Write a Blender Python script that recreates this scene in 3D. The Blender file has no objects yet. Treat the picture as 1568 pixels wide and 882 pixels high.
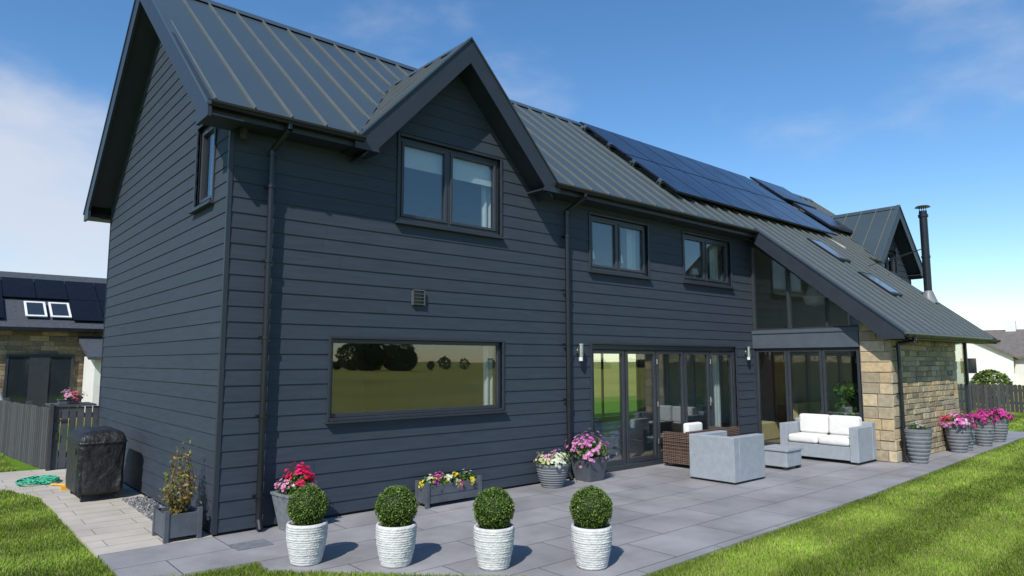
import bpy, bmesh, math, random
import numpy as np
from mathutils import Vector, Matrix
random.seed(7); rng=np.random.default_rng(7)
S=bpy.context.scene
# ---------------------------------------------------------------- materials
def mat(name,col,rough=.6,metal=0.,ns=0,na=0.,bs=0,ba=0.,attr=False,stretch=(1,1,1),spec=.5,coat=0.,bdist=.01,trans=0.):
    m=bpy.data.materials.new(name); m.use_nodes=True; t=m.node_tree; b=t.nodes['Principled BSDF']
    L=t.links.new; N=t.nodes.new
    b.inputs['Roughness'].default_value=rough; b.inputs['Metallic'].default_value=metal
    b.inputs['Specular IOR Level'].default_value=spec; b.inputs['Coat Weight'].default_value=coat
    tc=N('ShaderNodeTexCoord'); mp=N('ShaderNodeMapping'); mp.inputs['Scale'].default_value=stretch
    L(tc.outputs['Object'],mp.inputs[0])
    if attr:
        a=N('ShaderNodeAttribute'); a.attribute_name='Col'
        mx=N('ShaderNodeMix'); mx.data_type='RGBA'; mx.blend_type='MULTIPLY'; mx.inputs[0].default_value=1
        mx.inputs[6].default_value=(*col,1); L(a.outputs['Color'],mx.inputs[7]); src=mx.outputs[2]
    else:
        r=N('ShaderNodeRGB'); r.outputs[0].default_value=(*col,1); src=r.outputs[0]
    if ns:
        n=N('ShaderNodeTexNoise'); n.inputs['Scale'].default_value=ns; n.inputs['Detail'].default_value=6; n.inputs['Roughness'].default_value=.6
        L(mp.outputs[0],n.inputs[0])
        mr=N('ShaderNodeMapRange'); mr.inputs[1].default_value=.3; mr.inputs[2].default_value=.7
        mr.inputs[3].default_value=1-na; mr.inputs[4].default_value=1+na; L(n.outputs[0],mr.inputs[0])
        vm=N('ShaderNodeVectorMath'); vm.operation='SCALE'; L(src,vm.inputs[0]); L(mr.outputs[0],vm.inputs['Scale']); src=vm.outputs[0]
        m2=N('ShaderNodeMapRange'); m2.inputs[1].default_value=.3; m2.inputs[2].default_value=.7
        m2.inputs[3].default_value=max(0.02,rough-.08*min(1,na*6)); m2.inputs[4].default_value=min(1,rough+.1*min(1,na*6)); L(n.outputs[0],m2.inputs[0]); L(m2.outputs[0],b.inputs['Roughness'])
    L(src,b.inputs['Base Color'])
    if bs:
        n=N('ShaderNodeTexNoise'); n.inputs['Scale'].default_value=bs; n.inputs['Detail'].default_value=5; L(mp.outputs[0],n.inputs[0])
        bp=N('ShaderNodeBump'); bp.inputs['Strength'].default_value=ba; bp.inputs['Distance'].default_value=bdist
        L(n.outputs[0],bp.inputs['Height']); L(bp.outputs[0],b.inputs['Normal'])
    if trans:
        tr=N('ShaderNodeBsdfTranslucent'); L(src,tr.inputs[0]); ms=N('ShaderNodeMixShader'); ms.inputs[0].default_value=trans
        L(b.outputs[0],ms.inputs[1]); L(tr.outputs[0],ms.inputs[2]); L(ms.outputs[0],t.nodes['Material Output'].inputs[0])
    return m
def glassmat(name,f0=.095,tint=(.9,.94,.94)):
    m=bpy.data.materials.new(name); m.use_nodes=True; t=m.node_tree; t.nodes.clear(); N=t.nodes.new; L=t.links.new
    o=N('ShaderNodeOutputMaterial'); g=N('ShaderNodeBsdfGlossy'); g.inputs['Roughness'].default_value=.0; g.inputs[0].default_value=(.95,.98,1,1)
    tr=N('ShaderNodeBsdfTransparent'); tr.inputs[0].default_value=(*tint,1); mx=N('ShaderNodeMixShader')
    ge=N('ShaderNodeNewGeometry'); d=N('ShaderNodeVectorMath'); d.operation='DOT_PRODUCT'; L(ge.outputs['Incoming'],d.inputs[0]); L(ge.outputs['Normal'],d.inputs[1])
    def mm(op,a,b=None):
        q=N('ShaderNodeMath'); q.operation=op
        for i,x in enumerate((a,b)):
            if x is None: continue
            if isinstance(x,(int,float)): q.inputs[i].default_value=x
            else: L(x,q.inputs[i])
        return q.outputs[0]
    c=mm('ABSOLUTE',d.outputs['Value']); p=mm('POWER',mm('SUBTRACT',1.0,c),5.0); F=mm('ADD',mm('MULTIPLY',p,1-f0),f0)
    tc=N('ShaderNodeTexCoord'); n=N('ShaderNodeTexNoise'); n.inputs['Scale'].default_value=1.3; n.inputs['Detail'].default_value=1
    bp=N('ShaderNodeBump'); bp.inputs['Strength'].default_value=.1; bp.inputs['Distance'].default_value=.01
    L(tc.outputs['Object'],n.inputs[0]); L(n.outputs[0],bp.inputs['Height']); L(bp.outputs[0],g.inputs['Normal'])
    L(F,mx.inputs[0]); L(tr.outputs[0],mx.inputs[1]); L(g.outputs[0],mx.inputs[2]); L(mx.outputs[0],o.inputs[0])
    return m
M={}
M['clad']=mat('fibre_cement_cladding',(.041,.052,.069),.65,ns=2.2,na=.12,bs=7,ba=.2,attr=True,stretch=(1,1,9),bdist=.002,spec=.14)
M['back']=mat('dark_backing',(.012,.014,.018),.8)
M['rear']=mat('rear_wall_cladding',(.04,.05,.066),.6,ns=3,na=.1)
M['trim']=mat('anthracite_trim',(.026,.032,.042),.42,ns=5,na=.08,spec=.35)
M['frame']=mat('window_frame_grey',(.034,.039,.047),.35,ns=6,na=.08,spec=.4)
M['black']=mat('black_gutter_plastic',(.009,.010,.013),.3,ns=4,na=.12)
M['roof']=mat('standing_seam_metal',(.058,.08,.09),.33,metal=.2,ns=.5,na=.06,bs=1.6,ba=.12,bdist=.01)
M['seam']=mat('sunlit_seam_metal',(.15,.16,.145),.3,metal=.2,ns=3,na=.08)  # lighter than the roof sheet: sun glint on the seams put into the colour
M['stone']=mat('rubble_stone',(.36,.3,.2),.9,ns=14,na=.28,bs=35,ba=.9,attr=True,bdist=.012)
M['quoin']=mat('quoin_stone',(.42,.35,.24),.88,ns=12,na=.22,bs=40,ba=.8,attr=True,bdist=.01)
M['mortar']=mat('mortar',(.27,.235,.18),.95,ns=30,na=.2,bs=60,ba=.8)
M['glass']=glassmat('window_glass')
M['white']=mat('white_plastic',(.7,.7,.68),.4,ns=8,na=.06)
M['steel']=mat('stainless_steel',(.55,.55,.53),.28,metal=1.,ns=6,na=.1)
M['int_wall']=mat('interior_plaster',(.5,.47,.42),.9,ns=3,na=.05)
M['int_floor']=mat('interior_floor',(.25,.18,.12),.5,ns=5,na=.2)
M['blind']=mat('roller_blind',(.66,.68,.66),.8,ns=20,na=.05,trans=.3)
M['curtain']=mat('curtain_cloth',(.5,.4,.18),.9,ns=10,na=.1)
M['door_wood']=mat('oak_door',(.4,.17,.05),.5,ns=6,na=.3,stretch=(8,8,1))
M['leaf']=mat('leaf_green',(1,1,1),.55,attr=True,ns=20,na=.15,trans=.25,spec=.3)
M['grass']=mat('grass_blades',(1,1,1),.6,attr=True,ns=.9,na=.25,trans=.4,spec=.2)
M['petal']=mat('flower_petals',(1,1,1),.6,attr=True,ns=20,na=.1,trans=.3)
M['soil']=mat('soil',(.05,.035,.025),.95,ns=30,na=.3,bs=60,ba=1)
M['bark']=mat('bark',(.12,.08,.05),.9,ns=20,na=.3,bs=40,ba=.8)
M['potw']=mat('white_rough_pot',(.55,.545,.53),.85,ns=18,na=.16,bs=55,ba=1.,bdist=.008)
M['potg']=mat('grey_clay_pot',(.15,.16,.175),.75,ns=12,na=.2,bs=40,ba=.4)
M['wgrey']=mat('grey_painted_wood',(.07,.08,.095),.6,ns=7,na=.2,bs=20,ba=.3)
M['rattan']=mat('grey_rattan',(.3,.33,.36),.75,ns=9,na=.1)
M['brattan']=mat('brown_rattan',(.085,.052,.036),.6,ns=9,na=.3)
M['cushion']=mat('cream_cushion',(.68,.67,.64),.9,ns=6,na=.04,bs=7,ba=.5,bdist=.03)
M['gcush']=mat('grey_cushion',(.3,.31,.33),.9,ns=6,na=.05,bs=9,ba=.3,bdist=.03)
M['cover']=mat('black_vinyl_cover',(.012,.012,.013),.5,ns=5,na=.2,bs=7,ba=1.,bdist=.05)
M['rubber']=mat('black_rubber',(.02,.02,.02),.7,ns=8,na=.1)
M['hose']=mat('green_hose',(.03,.35,.2),.4,ns=8,na=.05)
M['fence']=mat('weathered_fence_timber',(.06,.06,.062),.85,ns=6,na=.25,bs=20,ba=.4,attr=True,stretch=(6,6,1))
M['slate']=mat('roof_slate',(.06,.067,.078),.7,ns=8,na=.2,spec=.25)
M['render']=mat('white_render',(.7,.69,.65),.85,ns=3,na=.06)
M['dglass']=mat('dark_glass',(.02,.025,.03),.05,ns=2,na=.1,spec=.9)
def weave(m,sc,amt):
    t=m.node_tree; N=t.nodes.new; L=t.links.new; b=t.nodes['Principled BSDF']
    tc=N('ShaderNodeTexCoord'); prev=None
    for d in ('X','Y','Z'):
        w=N('ShaderNodeTexWave'); w.bands_direction=d; w.inputs['Scale'].default_value=sc*(1.6 if d=='Z' else 1); w.inputs['Distortion'].default_value=1.2; L(tc.outputs['Object'],w.inputs[0])
        bp=N('ShaderNodeBump'); bp.inputs['Strength'].default_value=amt; bp.inputs['Distance'].default_value=.006; L(w.outputs['Fac'],bp.inputs['Height'])
        if prev: L(prev,bp.inputs['Normal'])
        prev=bp.outputs[0]
    L(prev,b.inputs['Normal'])
weave(M['rattan'],16,.5); weave(M['brattan'],7,1.)
def solarmat(name,c1,c2,c3,spec,rough):
    m=mat(name,(.012,.016,.05),rough,ns=1,na=.1,spec=spec); t=m.node_tree; N=t.nodes.new; L=t.links.new; b=t.nodes['Principled BSDF']
    tc=N('ShaderNodeTexCoord'); mp=N('ShaderNodeMapping'); L(tc.outputs['Object'],mp.inputs[0])
    br=N('ShaderNodeTexBrick'); br.offset=0; br.inputs['Scale'].default_value=1; br.inputs['Brick Width'].default_value=.165; br.inputs['Row Height'].default_value=.125
    br.inputs['Mortar Size'].default_value=.003; br.inputs['Color1'].default_value=(*c1,1); br.inputs['Color2'].default_value=(*c2,1); br.inputs['Mortar'].default_value=(*c3,1)
    L(mp.outputs[0],br.inputs[0]); L(br.outputs[0],b.inputs['Base Color']); return m
M['solar']=solarmat('solar_cells',(.009,.011,.026),(.012,.014,.031),(.02,.024,.038),.25,.2)
M['solarb']=solarmat('black_solar_cells',(.006,.007,.01),(.008,.009,.012),(.012,.012,.015),.15,.2)
def paving(name,c1,c2,mort,bw,rh,off=(0,0,0),mort_sz=.006,dirt=.25,rough=.7,sm=.3):
    m=bpy.data.materials.new(name); m.use_nodes=True; t=m.node_tree; N=t.nodes.new; L=t.links.new; b=t.nodes['Principled BSDF']
    tc=N('ShaderNodeTexCoord'); mp=N('ShaderNodeMapping'); mp.inputs['Location'].default_value=off; L(tc.outputs['Object'],mp.inputs[0])
    br=N('ShaderNodeTexBrick'); br.inputs['Scale'].default_value=1; br.inputs['Brick Width'].default_value=bw; br.inputs['Row Height'].default_value=rh
    br.inputs['Mortar Size'].default_value=mort_sz; br.inputs['Mortar Smooth'].default_value=sm; br.inputs['Color1'].default_value=(*c1,1); br.inputs['Color2'].default_value=(*c2,1); br.inputs['Mortar'].default_value=(*mort,1)
    L(mp.outputs[0],br.inputs[0])
    n=N('ShaderNodeTexNoise'); n.inputs['Scale'].default_value=1.1; n.inputs['Detail'].default_value=8; n.inputs['Roughness'].default_value=.65; L(tc.outputs['Object'],n.inputs[0])
    n2=N('ShaderNodeTexNoise'); n2.inputs['Scale'].default_value=90; n2.inputs['Detail'].default_value=3; L(tc.outputs['Object'],n2.inputs[0])
    mr=N('ShaderNodeMapRange'); mr.inputs[1].default_value=.35; mr.inputs[2].default_value=.65; mr.inputs[3].default_value=1-dirt; mr.inputs[4].default_value=1.08; L(n.outputs[0],mr.inputs[0])
    m3=N('ShaderNodeMapRange'); m3.inputs[3].default_value=.85; m3.inputs[4].default_value=1.15; L(n2.outputs[0],m3.inputs[0])
    mu=N('ShaderNodeMath'); mu.operation='MULTIPLY'; L(mr.outputs[0],mu.inputs[0]); L(m3.outputs[0],mu.inputs[1])
    vm=N('ShaderNodeVectorMath'); vm.operation='SCALE'; L(br.outputs[0],vm.inputs[0]); L(mu.outputs[0],vm.inputs['Scale']); L(vm.outputs[0],b.inputs['Base Color'])
    rr=N('ShaderNodeMapRange'); rr.inputs[1].default_value=.35; rr.inputs[2].default_value=.65; rr.inputs[3].default_value=rough-.15; rr.inputs[4].default_value=rough+.1; L(n.outputs[0],rr.inputs[0]); L(rr.outputs[0],b.inputs['Roughness'])
    bp=N('ShaderNodeBump'); bp.invert=True; bp.inputs['Strength'].default_value=.7; bp.inputs['Distance'].default_value=.006; L(br.outputs['Fac'],bp.inputs['Height'])
    b2=N('ShaderNodeBump'); b2.inputs['Strength'].default_value=.25; b2.inputs['Distance'].default_value=.004; L(n2.outputs[0],b2.inputs['Height']); L(bp.outputs[0],b2.inputs['Normal']); L(b2.outputs[0],b.inputs['Normal'])
    return m
M['patio']=paving('patio_slabs',(.255,.25,.255),(.295,.288,.292),(.12,.118,.12),1.2,.6,dirt=.24,mort_sz=.01,sm=.8,rough=.6)
M['path']=paving('path_slabs',(.42,.38,.32),(.46,.42,.36),(.25,.22,.18),.9,.3,dirt=.15,rough=.8)
def grassground(name,c1,c2,c3,sc=3.):
    m=bpy.data.materials.new(name); m.use_nodes=True; t=m.node_tree; N=t.nodes.new; L=t.links.new; b=t.nodes['Principled BSDF']
    tc=N('ShaderNodeTexCoord'); n=N('ShaderNodeTexNoise'); n.inputs['Scale'].default_value=sc; n.inputs['Detail'].default_value=8; n.inputs['Roughness'].default_value=.7; L(tc.outputs['Object'],n.inputs[0])
    cr=N('ShaderNodeValToRGB'); e=cr.color_ramp.elements; e[0].position=.32; e[0].color=(*c1,1); e[1].position=.7; e[1].color=(*c3,1); k=cr.color_ramp.elements.new(.5); k.color=(*c2,1)
    L(n.outputs[0],cr.inputs[0]); L(cr.outputs[0],b.inputs['Base Color']); b.inputs['Roughness'].default_value=.95; b.inputs['Specular IOR Level'].default_value=.1
    n2=N('ShaderNodeTexNoise'); n2.inputs['Scale'].default_value=60; L(tc.outputs['Object'],n2.inputs[0]); bp=N('ShaderNodeBump'); bp.inputs['Strength'].default_value=.6; bp.inputs['Distance'].default_value=.03
    L(n2.outputs[0],bp.inputs['Height']); L(bp.outputs[0],b.inputs['Normal']); return m
M['lawn']=grassground('lawn_soil_grass',(.07,.14,.012),(.1,.19,.018),(.13,.23,.022),5)
M['field']=grassground('crop_field',(.14,.16,.03),(.28,.26,.06),(.34,.3,.07),.03)
# ---------------------------------------------------------------- mesh helpers
def empty(name,loc=(0,0,0)):
    e=bpy.data.objects.new(name,None); e.location=loc; e.empty_display_size=.2; S.collection.objects.link(e); return e
def setparent(o,par):
    if par: o.parent=par; o.matrix_parent_inverse=Matrix.Translation(-Vector(par.location))
class MB:
    def __init__(s): s.v=[]; s.f=[]; s.c=[]; s.col=1.
    def add(s,vs,fs,c=None):
        b=len(s.v); s.v+= [tuple(map(float,v)) for v in vs]; s.f+=[tuple(b+i for i in f) for f in fs]; s.c+=[s.col if c is None else c]*len(fs)
    def box(s,x0,x1,y0,y1,z0,z1,c=None):
        s.add([(x0,y0,z0),(x1,y0,z0),(x1,y1,z0),(x0,y1,z0),(x0,y0,z1),(x1,y0,z1),(x1,y1,z1),(x0,y1,z1)],[(0,3,2,1),(4,5,6,7),(0,1,5,4),(1,2,6,5),(2,3,7,6),(3,0,4,7)],c)
    def prism(s,pts,vec,c=None):
        n=len(pts); p=[Vector(q) for q in pts]; v=Vector(vec)
        s.add(p+[q+v for q in p],[tuple(range(n-1,-1,-1)),tuple(range(n,2*n))]+[(i,(i+1)%n,n+(i+1)%n,n+i) for i in range(n)],c)
    def cyl(s,p0,p1,r0,r1=None,n=12,cap=True,c=None):
        r1=r0 if r1 is None else r1; p0=Vector(p0);p1=Vector(p1); d=(p1-p0).normalized(); a=d.orthogonal().normalized(); b=d.cross(a)
        vs=[]; 
        for p,r in((p0,r0),(p1,r1)):
            for i in range(n):
                t=2*math.pi*i/n; vs.append(p+(a*math.cos(t)+b*math.sin(t))*r)
        fs=[(i,(i+1)%n,n+(i+1)%n,n+i) for i in range(n)]
        if cap: fs+=[tuple(range(n-1,-1,-1)),tuple(range(n,2*n))]
        s.add(vs,fs,c)
    def tube(s,pts,r,n=8,c=None):
        for a,b in zip(pts[:-1],pts[1:]): s.cyl(a,b,r,n=n,c=c)
    def lathe(s,cx,cy,z0,prof,n=32,jit=0,c=None):
        vs=[];fs=[]
        for (r,z) in prof:
            for i in range(n):
                t=2*math.pi*i/n; rr=r+random.uniform(-jit,jit); vs.append((cx+rr*math.cos(t),cy+rr*math.sin(t),z0+z))
        for k in range(len(prof)-1):
            for i in range(n): fs.append((k*n+i,k*n+(i+1)%n,(k+1)*n+(i+1)%n,(k+1)*n+i))
        fs.append(tuple(range(n-1,-1,-1))); fs.append(tuple((len(prof)-1)*n+i for i in range(n)))
        s.add(vs,fs,c)
    def loft(s,rings,n=40,jit=0,c=None,fold=0):
        vs=[];fs=[]
        for (cx,cy,z,hx,hy,e) in rings:
            for i in range(n):
                t=2*math.pi*i/n; C,Sn=math.cos(t),math.sin(t); k=1+fold*math.sin(t*11+1.5*math.sin(z*6))*max(0,(.75-z))
                vs.append((cx+k*hx*math.copysign(abs(C)**e,C)+random.uniform(-jit,jit),cy+k*hy*math.copysign(abs(Sn)**e,Sn)+random.uniform(-jit,jit),z+random.uniform(-jit,jit)))
        for k in range(len(rings)-1):
            for i in range(n): fs.append((k*n+i,k*n+(i+1)%n,(k+1)*n+(i+1)%n,(k+1)*n+i))
        fs.append(tuple(range(n-1,-1,-1))); fs.append(tuple((len(rings)-1)*n+i for i in range(n)))
        s.add(vs,fs,c)
    def make(s,name,m,par=None,bevel=0,smooth=False,subsurf=0,seg=2):
        me=bpy.data.meshes.new(name); me.from_pydata(s.v,[],s.f)
        at=me.color_attributes.new('Col','FLOAT_COLOR','CORNER'); arr=[]
        for f,c in zip(s.f,s.c):
            c=(c,c,c) if not isinstance(c,tuple) else c
            arr+= [*c,1]*len(f)
        at.data.foreach_set('color',arr)
        bm=bmesh.new(); bm.from_mesh(me); bmesh.ops.recalc_face_normals(bm,faces=bm.faces); bm.to_mesh(me); bm.free()
        if smooth: me.polygons.foreach_set('use_smooth',[True]*len(me.polygons))
        me.materials.append(m); o=bpy.data.objects.new(name,me); S.collection.objects.link(o); setparent(o,par)
        if bevel:
            b=o.modifiers.new('b','BEVEL'); b.width=bevel; b.segments=seg; b.limit_method='ANGLE'; b.angle_limit=math.radians(40)
        if subsurf: q=o.modifiers.new('s','SUBSURF'); q.levels=subsurf; q.render_levels=subsurf
        return o
def polys(name,V,col,m,par=None):
    V=np.asarray(V,dtype=np.float32); n,k,_=V.shape
    me=bpy.data.meshes.new(name); me.vertices.add(n*k); me.vertices.foreach_set('co',V.ravel()); me.loops.add(n*k); me.loops.foreach_set('vertex_index',np.arange(n*k,dtype=np.int32))
    me.polygons.add(n); me.polygons.foreach_set('loop_start',np.arange(0,n*k,k,dtype=np.int32)); 
    try: me.polygons.foreach_set('loop_total',np.full(n,k,dtype=np.int32))
    except Exception: pass
    me.update(calc_edges=True); me.validate()
    at=me.color_attributes.new('Col','FLOAT_COLOR','POINT'); c=np.ones((n,k,4),dtype=np.float32); c[:,:,:3]=np.asarray(col,dtype=np.float32)[:,None,:]; at.data.foreach_set('color',c.ravel())
    me.materials.append(m); o=bpy.data.objects.new(name,me); S.collection.objects.link(o); setparent(o,par); return o
def leafquads(P,size,outward=None,flat=.5):
    n=len(P); a=rng.normal(size=(n,3)); a/=np.linalg.norm(a,axis=1)[:,None]
    if outward is not None: a=outward*(1-flat)+a*flat; a/=np.linalg.norm(a,axis=1)[:,None]
    t=np.cross(a,rng.normal(size=(n,3))); t/=np.linalg.norm(t,axis=1)[:,None]; b=np.cross(a,t)
    s=(size*rng.uniform(.6,1.3,n))[:,None]
    return np.stack([P-t*s,P-b*s*.55,P+t*s,P+b*s*.55],1)
def pal(n,cols,var=.25):
    c=np.array(cols)[rng.integers(0,len(cols),n)]; return c*rng.uniform(1-var,1+var,(n,1))
GREEN=[(.05,.11,.02),(.08,.17,.03),(.035,.08,.015),(.11,.2,.04)]
def boxwood(name,cx,cy,z,R,par):
    mb=MB(); prof=[(.001,-R*.93)]+[(R*.93*math.cos(a),R*.93*math.sin(a)) for a in np.linspace(-1.45,1.45,12)]+[(.001,R*.93)]
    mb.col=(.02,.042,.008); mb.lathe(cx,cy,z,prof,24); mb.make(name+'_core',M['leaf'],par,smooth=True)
    n=5200; d=rng.normal(size=(n,3)); d/=np.linalg.norm(d,axis=1)[:,None]
    ph=rng.uniform(0,6,3)
    lump=1+.045*np.sin(d[:,0]*7+ph[0])*np.sin(d[:,1]*8+ph[1])*np.cos(d[:,2]*6+ph[2])
    r=R*lump*rng.uniform(.9,1.04,n); P=d*r[:,None]+np.array([cx,cy,z])
    c=pal(n,[(.1,.17,.025),(.14,.22,.03),(.06,.11,.016),(.2,.27,.06)],.32)
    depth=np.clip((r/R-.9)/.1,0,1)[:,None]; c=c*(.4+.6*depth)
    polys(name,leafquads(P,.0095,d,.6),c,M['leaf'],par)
def bloom(par,cx,cy,z,rx,ry,h,cols,n=260,fol=900,fs=.022,droop=.0,leaf=.02,rot=0):
    u=rng.normal(size=(fol,3)); u/=np.linalg.norm(u,axis=1)[:,None]; u[:,2]=np.abs(u[:,2])*(1)-droop*rng.uniform(0,1,fol); r=rng.uniform(.3,1.0,fol)**.6
    P=u*r[:,None]*np.array([rx,ry,h])+np.array([cx,cy,z]); polys('foliage',leafquads(P,leaf,u,.7),pal(fol,GREEN),M['leaf'],par)
    k=max(6,n//14); cc=rng.normal(size=(k,3)); cc/=np.linalg.norm(cc,axis=1)[:,None]; cc[:,2]=np.abs(cc[:,2])*1.1-droop*rng.uniform(0,1,k)
    idx=rng.integers(0,k,n); v=cc[idx]+rng.normal(size=(n,3))*.17
    P=v*np.array([rx,ry,h])*rng.uniform(.92,1.08,(n,1))+np.array([cx,cy,z]); 
    ci=rng.integers(0,len(cols),k)[idx]; base=np.array(cols)[ci]*rng.uniform(.75,1.15,(n,1))
    Q=[];C=[]
    nrm=v/np.linalg.norm(v,axis=1)[:,None]
    t=np.cross(nrm,rng.normal(size=(n,3))); t/=np.linalg.norm(t,axis=1)[:,None]; b=np.cross(nrm,t)
    for j in range(5):
        a=2*math.pi*j/5; d1=t*math.cos(a)+b*math.sin(a); d2=np.cross(nrm,d1)
        Q.append(np.stack([P,P+d1*fs*.6+d2*fs*.38,P+d1*fs+nrm*fs*.25,P+d1*fs*.6-d2*fs*.38],1)); C.append(base)
    polys('blossoms',np.concatenate(Q),np.concatenate(C),M['petal'],par)
# ---------------------------------------------------------------- house constants
D=6.22; SL=.8215; Z0=4.519; G=.332; Ze=4.376; L1=10.853; P_=2.686; L2=15.345; XE=20.2
def rz(y): return Z0+SL*(y+G) if y<=D/2 else Z0+SL*(D-y+G)
ZR=rz(D/2)
house=empty('timber_clad_house')
def cutsegs(zm,lo,hi,openings):
    segs=[(lo(zm),hi(zm))]
    for o in openings:
        if o[2]<zm<o[3]:
            ns=[]
            for s0,s1 in segs:
                if o[0]>=s1 or o[1]<=s0: ns.append((s0,s1)); continue
                if o[0]>s0: ns.append((s0,o[0]))
                if o[1]<s1: ns.append((o[1],s1))
            segs=ns
    return segs
def clad(mb,F,z0,z1,lo,hi,openings,brk=(),bh=.172,seed=1,lip=.0095):
    rr=random.Random(seed); k0=int(math.floor(z0/bh))
    for k in range(k0,int(z1/bh)+1):
        zb=k*bh; zt=zb+bh; a=max(zb,z0); b=min(zt,z1)
        if b-a<.002: continue
        cuts=sorted({a,b}|{q for o in openings for q in (o[2],o[3]) if a<q<b}|{q for q in brk if a<q<b})
        joints=[]; x=rr.uniform(-3.6,0)
        while x<22: joints.append(x); x+=3.6
        cols=[rr.uniform(.965,1.035) for _ in joints]
        for za,zc in zip(cuts[:-1],cuts[1:]):
            zm=(za+zc)/2
            for s0,s1 in cutsegs(zm,lo,hi,openings):
                pts=[s0]+[j for j in joints if s0+.05<j<s1-.05]+[s1]
                for i in range(len(pts)-1):
                    p,q=pts[i],pts[i+1]; pa=p+(.0018 if i>0 else 0); qa=q
                    ci=sum(1 for j in joints if j<=(p+q)/2)-1; c=cols[max(0,ci)]
                    L=lambda z: lo(z) if (i==0 and abs(p-lo(zm))<1e-6) else pa
                    H=lambda z: hi(z) if (i==len(pts)-2 and abs(q-hi(zm))<1e-6) else qa
                    ob=.004+lip*(zt-za)/bh; oc=.004+lip*(zt-zc)/bh
                    if H(zc)<L(zc): continue
                    V=[F(L(za),za,ob),F(H(za),za,ob),F(H(zc),zc,oc),F(L(zc),zc,oc),F(L(za),za,-.01),F(H(za),za,-.01),F(L(zc),zc,-.01),F(H(zc),zc,-.01)]
                    mb.add(V,[(0,1,2,3),(4,5,1,0),(0,3,6,4),(1,5,7,2)],c)
def backing(mb,F,z0,z1,lo,hi,openings,off=-.02,th=.16):
    zs=sorted({z0,z1}|{q for o in openings for q in (o[2],o[3]) if z0<q<z1})
    for za,zc in zip(zs[:-1],zs[1:]):
        zm=(za+zc)/2
        for s0,s1 in cutsegs(zm,lo,hi,openings):
            L=lambda z: lo(z) if abs(s0-lo(zm))<1e-6 else s0
            H=lambda z: hi(z) if abs(s1-hi(zm))<1e-6 else s1
            V=[F(L(za),za,off),F(H(za),za,off),F(H(zc),zc,off),F(L(zc),zc,off)]
            W=[F(L(za),za,off-th),F(H(za),za,off-th),F(H(zc),zc,off-th),F(L(zc),zc,off-th)]
            mb.add(V+W,[(0,1,2,3),(7,6,5,4),(0,4,5,1),(1,5,6,2),(2,6,7,3),(3,7,4,0)])
WA=(2.142,3.865,3.638,4.764); WB=(1.25,3.904,1.137,2.075); WC=(5.806,7.33,3.311,4.235); WD=(8.423,10.057,3.33,4.245); DR=(5.81,10.13,.0,2.08)
ops=[WA,WB,WC,WD,DR]
FF=lambda u,z,o:(u,-o,z)
cm=MB(); bk=MB()
clad(cm,FF,0.03,Ze,lambda z:0,lambda z:L1,ops,seed=3)
clad(cm,FF,0.03,Ze,lambda z:L2,lambda z:XE,[],seed=4)
backing(bk,FF,0,Ze,lambda z:0.,lambda z:L1,ops); backing(bk,FF,0,Ze,lambda z:L2,lambda z:XE,[])
for cx,oo,sd in((3.03,ops,5),(18.53,[(17.95,19.1,4.3,5.0)],6)):
    lo=lambda z,cx=cx:cx-(5.93-z)/1.046; hi=lambda z,cx=cx:cx+(5.93-z)/1.046
    clad(cm,FF,Ze,5.9,lo,hi,oo,seed=sd); backing(bk,FF,Ze,5.9,lo,hi,oo)
SW=(.51,1.18,3.66,4.66)
FS=lambda u,z,o:(-o,u,z)
slo=lambda z:max(0.,(z-(Z0-.2))/SL-G); shi=lambda z:D-slo(z)
clad(cm,FS,.03,7.12,slo,shi,[SW],brk=(4.59,),seed=8)
bk.prism([(.02,0.19,0),(.02,D,0),(.02,D,3.66),(.02,.19,3.66)],(.16,0,0))
bk.prism([(.02,1.18,3.66),(.02,D,3.66),(.02,D,4.59),(.02,D/2,7.12),(.02,1.18,5.5)],(.16,0,0))
bk.prism([(.02,.19,3.66),(.02,.51,3.66),(.02,.51,4.9),(.02,.19,4.6)],(.16,0,0))
bk.prism([(.02,.51,4.66),(.02,1.18,4.66),(.02,1.18,5.4),(.02,.51,4.9)],(.16,0,0))
cm.make('cladding_boards',M['clad'],house)
bk.prism([(XE-.16,0.2,0),(XE-.16,D-.16,0),(XE-.16,D-.16,Ze),(XE-.16,D/2,7.12),(XE-.16,.2,4.6)],(.15,0,0))
bk.make('wall_core',M['back'],house)
RO=[(1.8,3.4,.9,2.1),(6.0,7.7,.9,2.1),(8.6,9.9,.1,2.1),(11.3,14.7,.1,2.2),(11.3,14.7,2.75,4.1),(2.2,3.8,3.2,4.2),(6.0,7.4,3.2,4.2),(8.6,9.9,3.2,4.2)]  # rear window openings, added to let light into the rooms
rw=MB(); backing(rw,lambda u,z,o:(u,D+o,z),0,Ze,lambda z:.0,lambda z:XE,RO,off=0,th=.2); rw.make('rear_wall',M['rear'],house)
tr=MB(); tr.box(-.02,.026,-.02,.026,.02,Ze)
tr.box(-.022,.0,D,D+.02,.02,4.55)
tr.box(-.34,XE+.3,D+G-.03,D+G-.005,4.33,4.47); tr.box(-.34,XE+.3,D+.001,D+G-.03,4.33,4.35)
# interior shell
it=MB(); it.box(.2,10.3,.2,D-.22,2.42,2.6); it.box(15.25,20,.2,D-.22,2.42,2.6); it.box(5.0,5.12,.2,D-.25,.06,2.41); it.box(5.0,5.12,.2,D-.25,2.61,4.7); it.box(7.7,7.8,.2,D-.25,2.61,4.7)
it.box(.19,.22,.2,D-.25,.06,3.6); it.box(10.3,10.4,.2,D-.25,2.43,4.7); it.box(15.1,15.2,-.2,D-.25,.06,4.7); it.box(.2,10.3,.2,D-.25,4.75,4.85)
backing(it,lambda u,z,o:(u,D+o,z),.06,4.7,lambda z:.23,lambda z:15.1,RO,off=-.21,th=.02)
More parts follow.
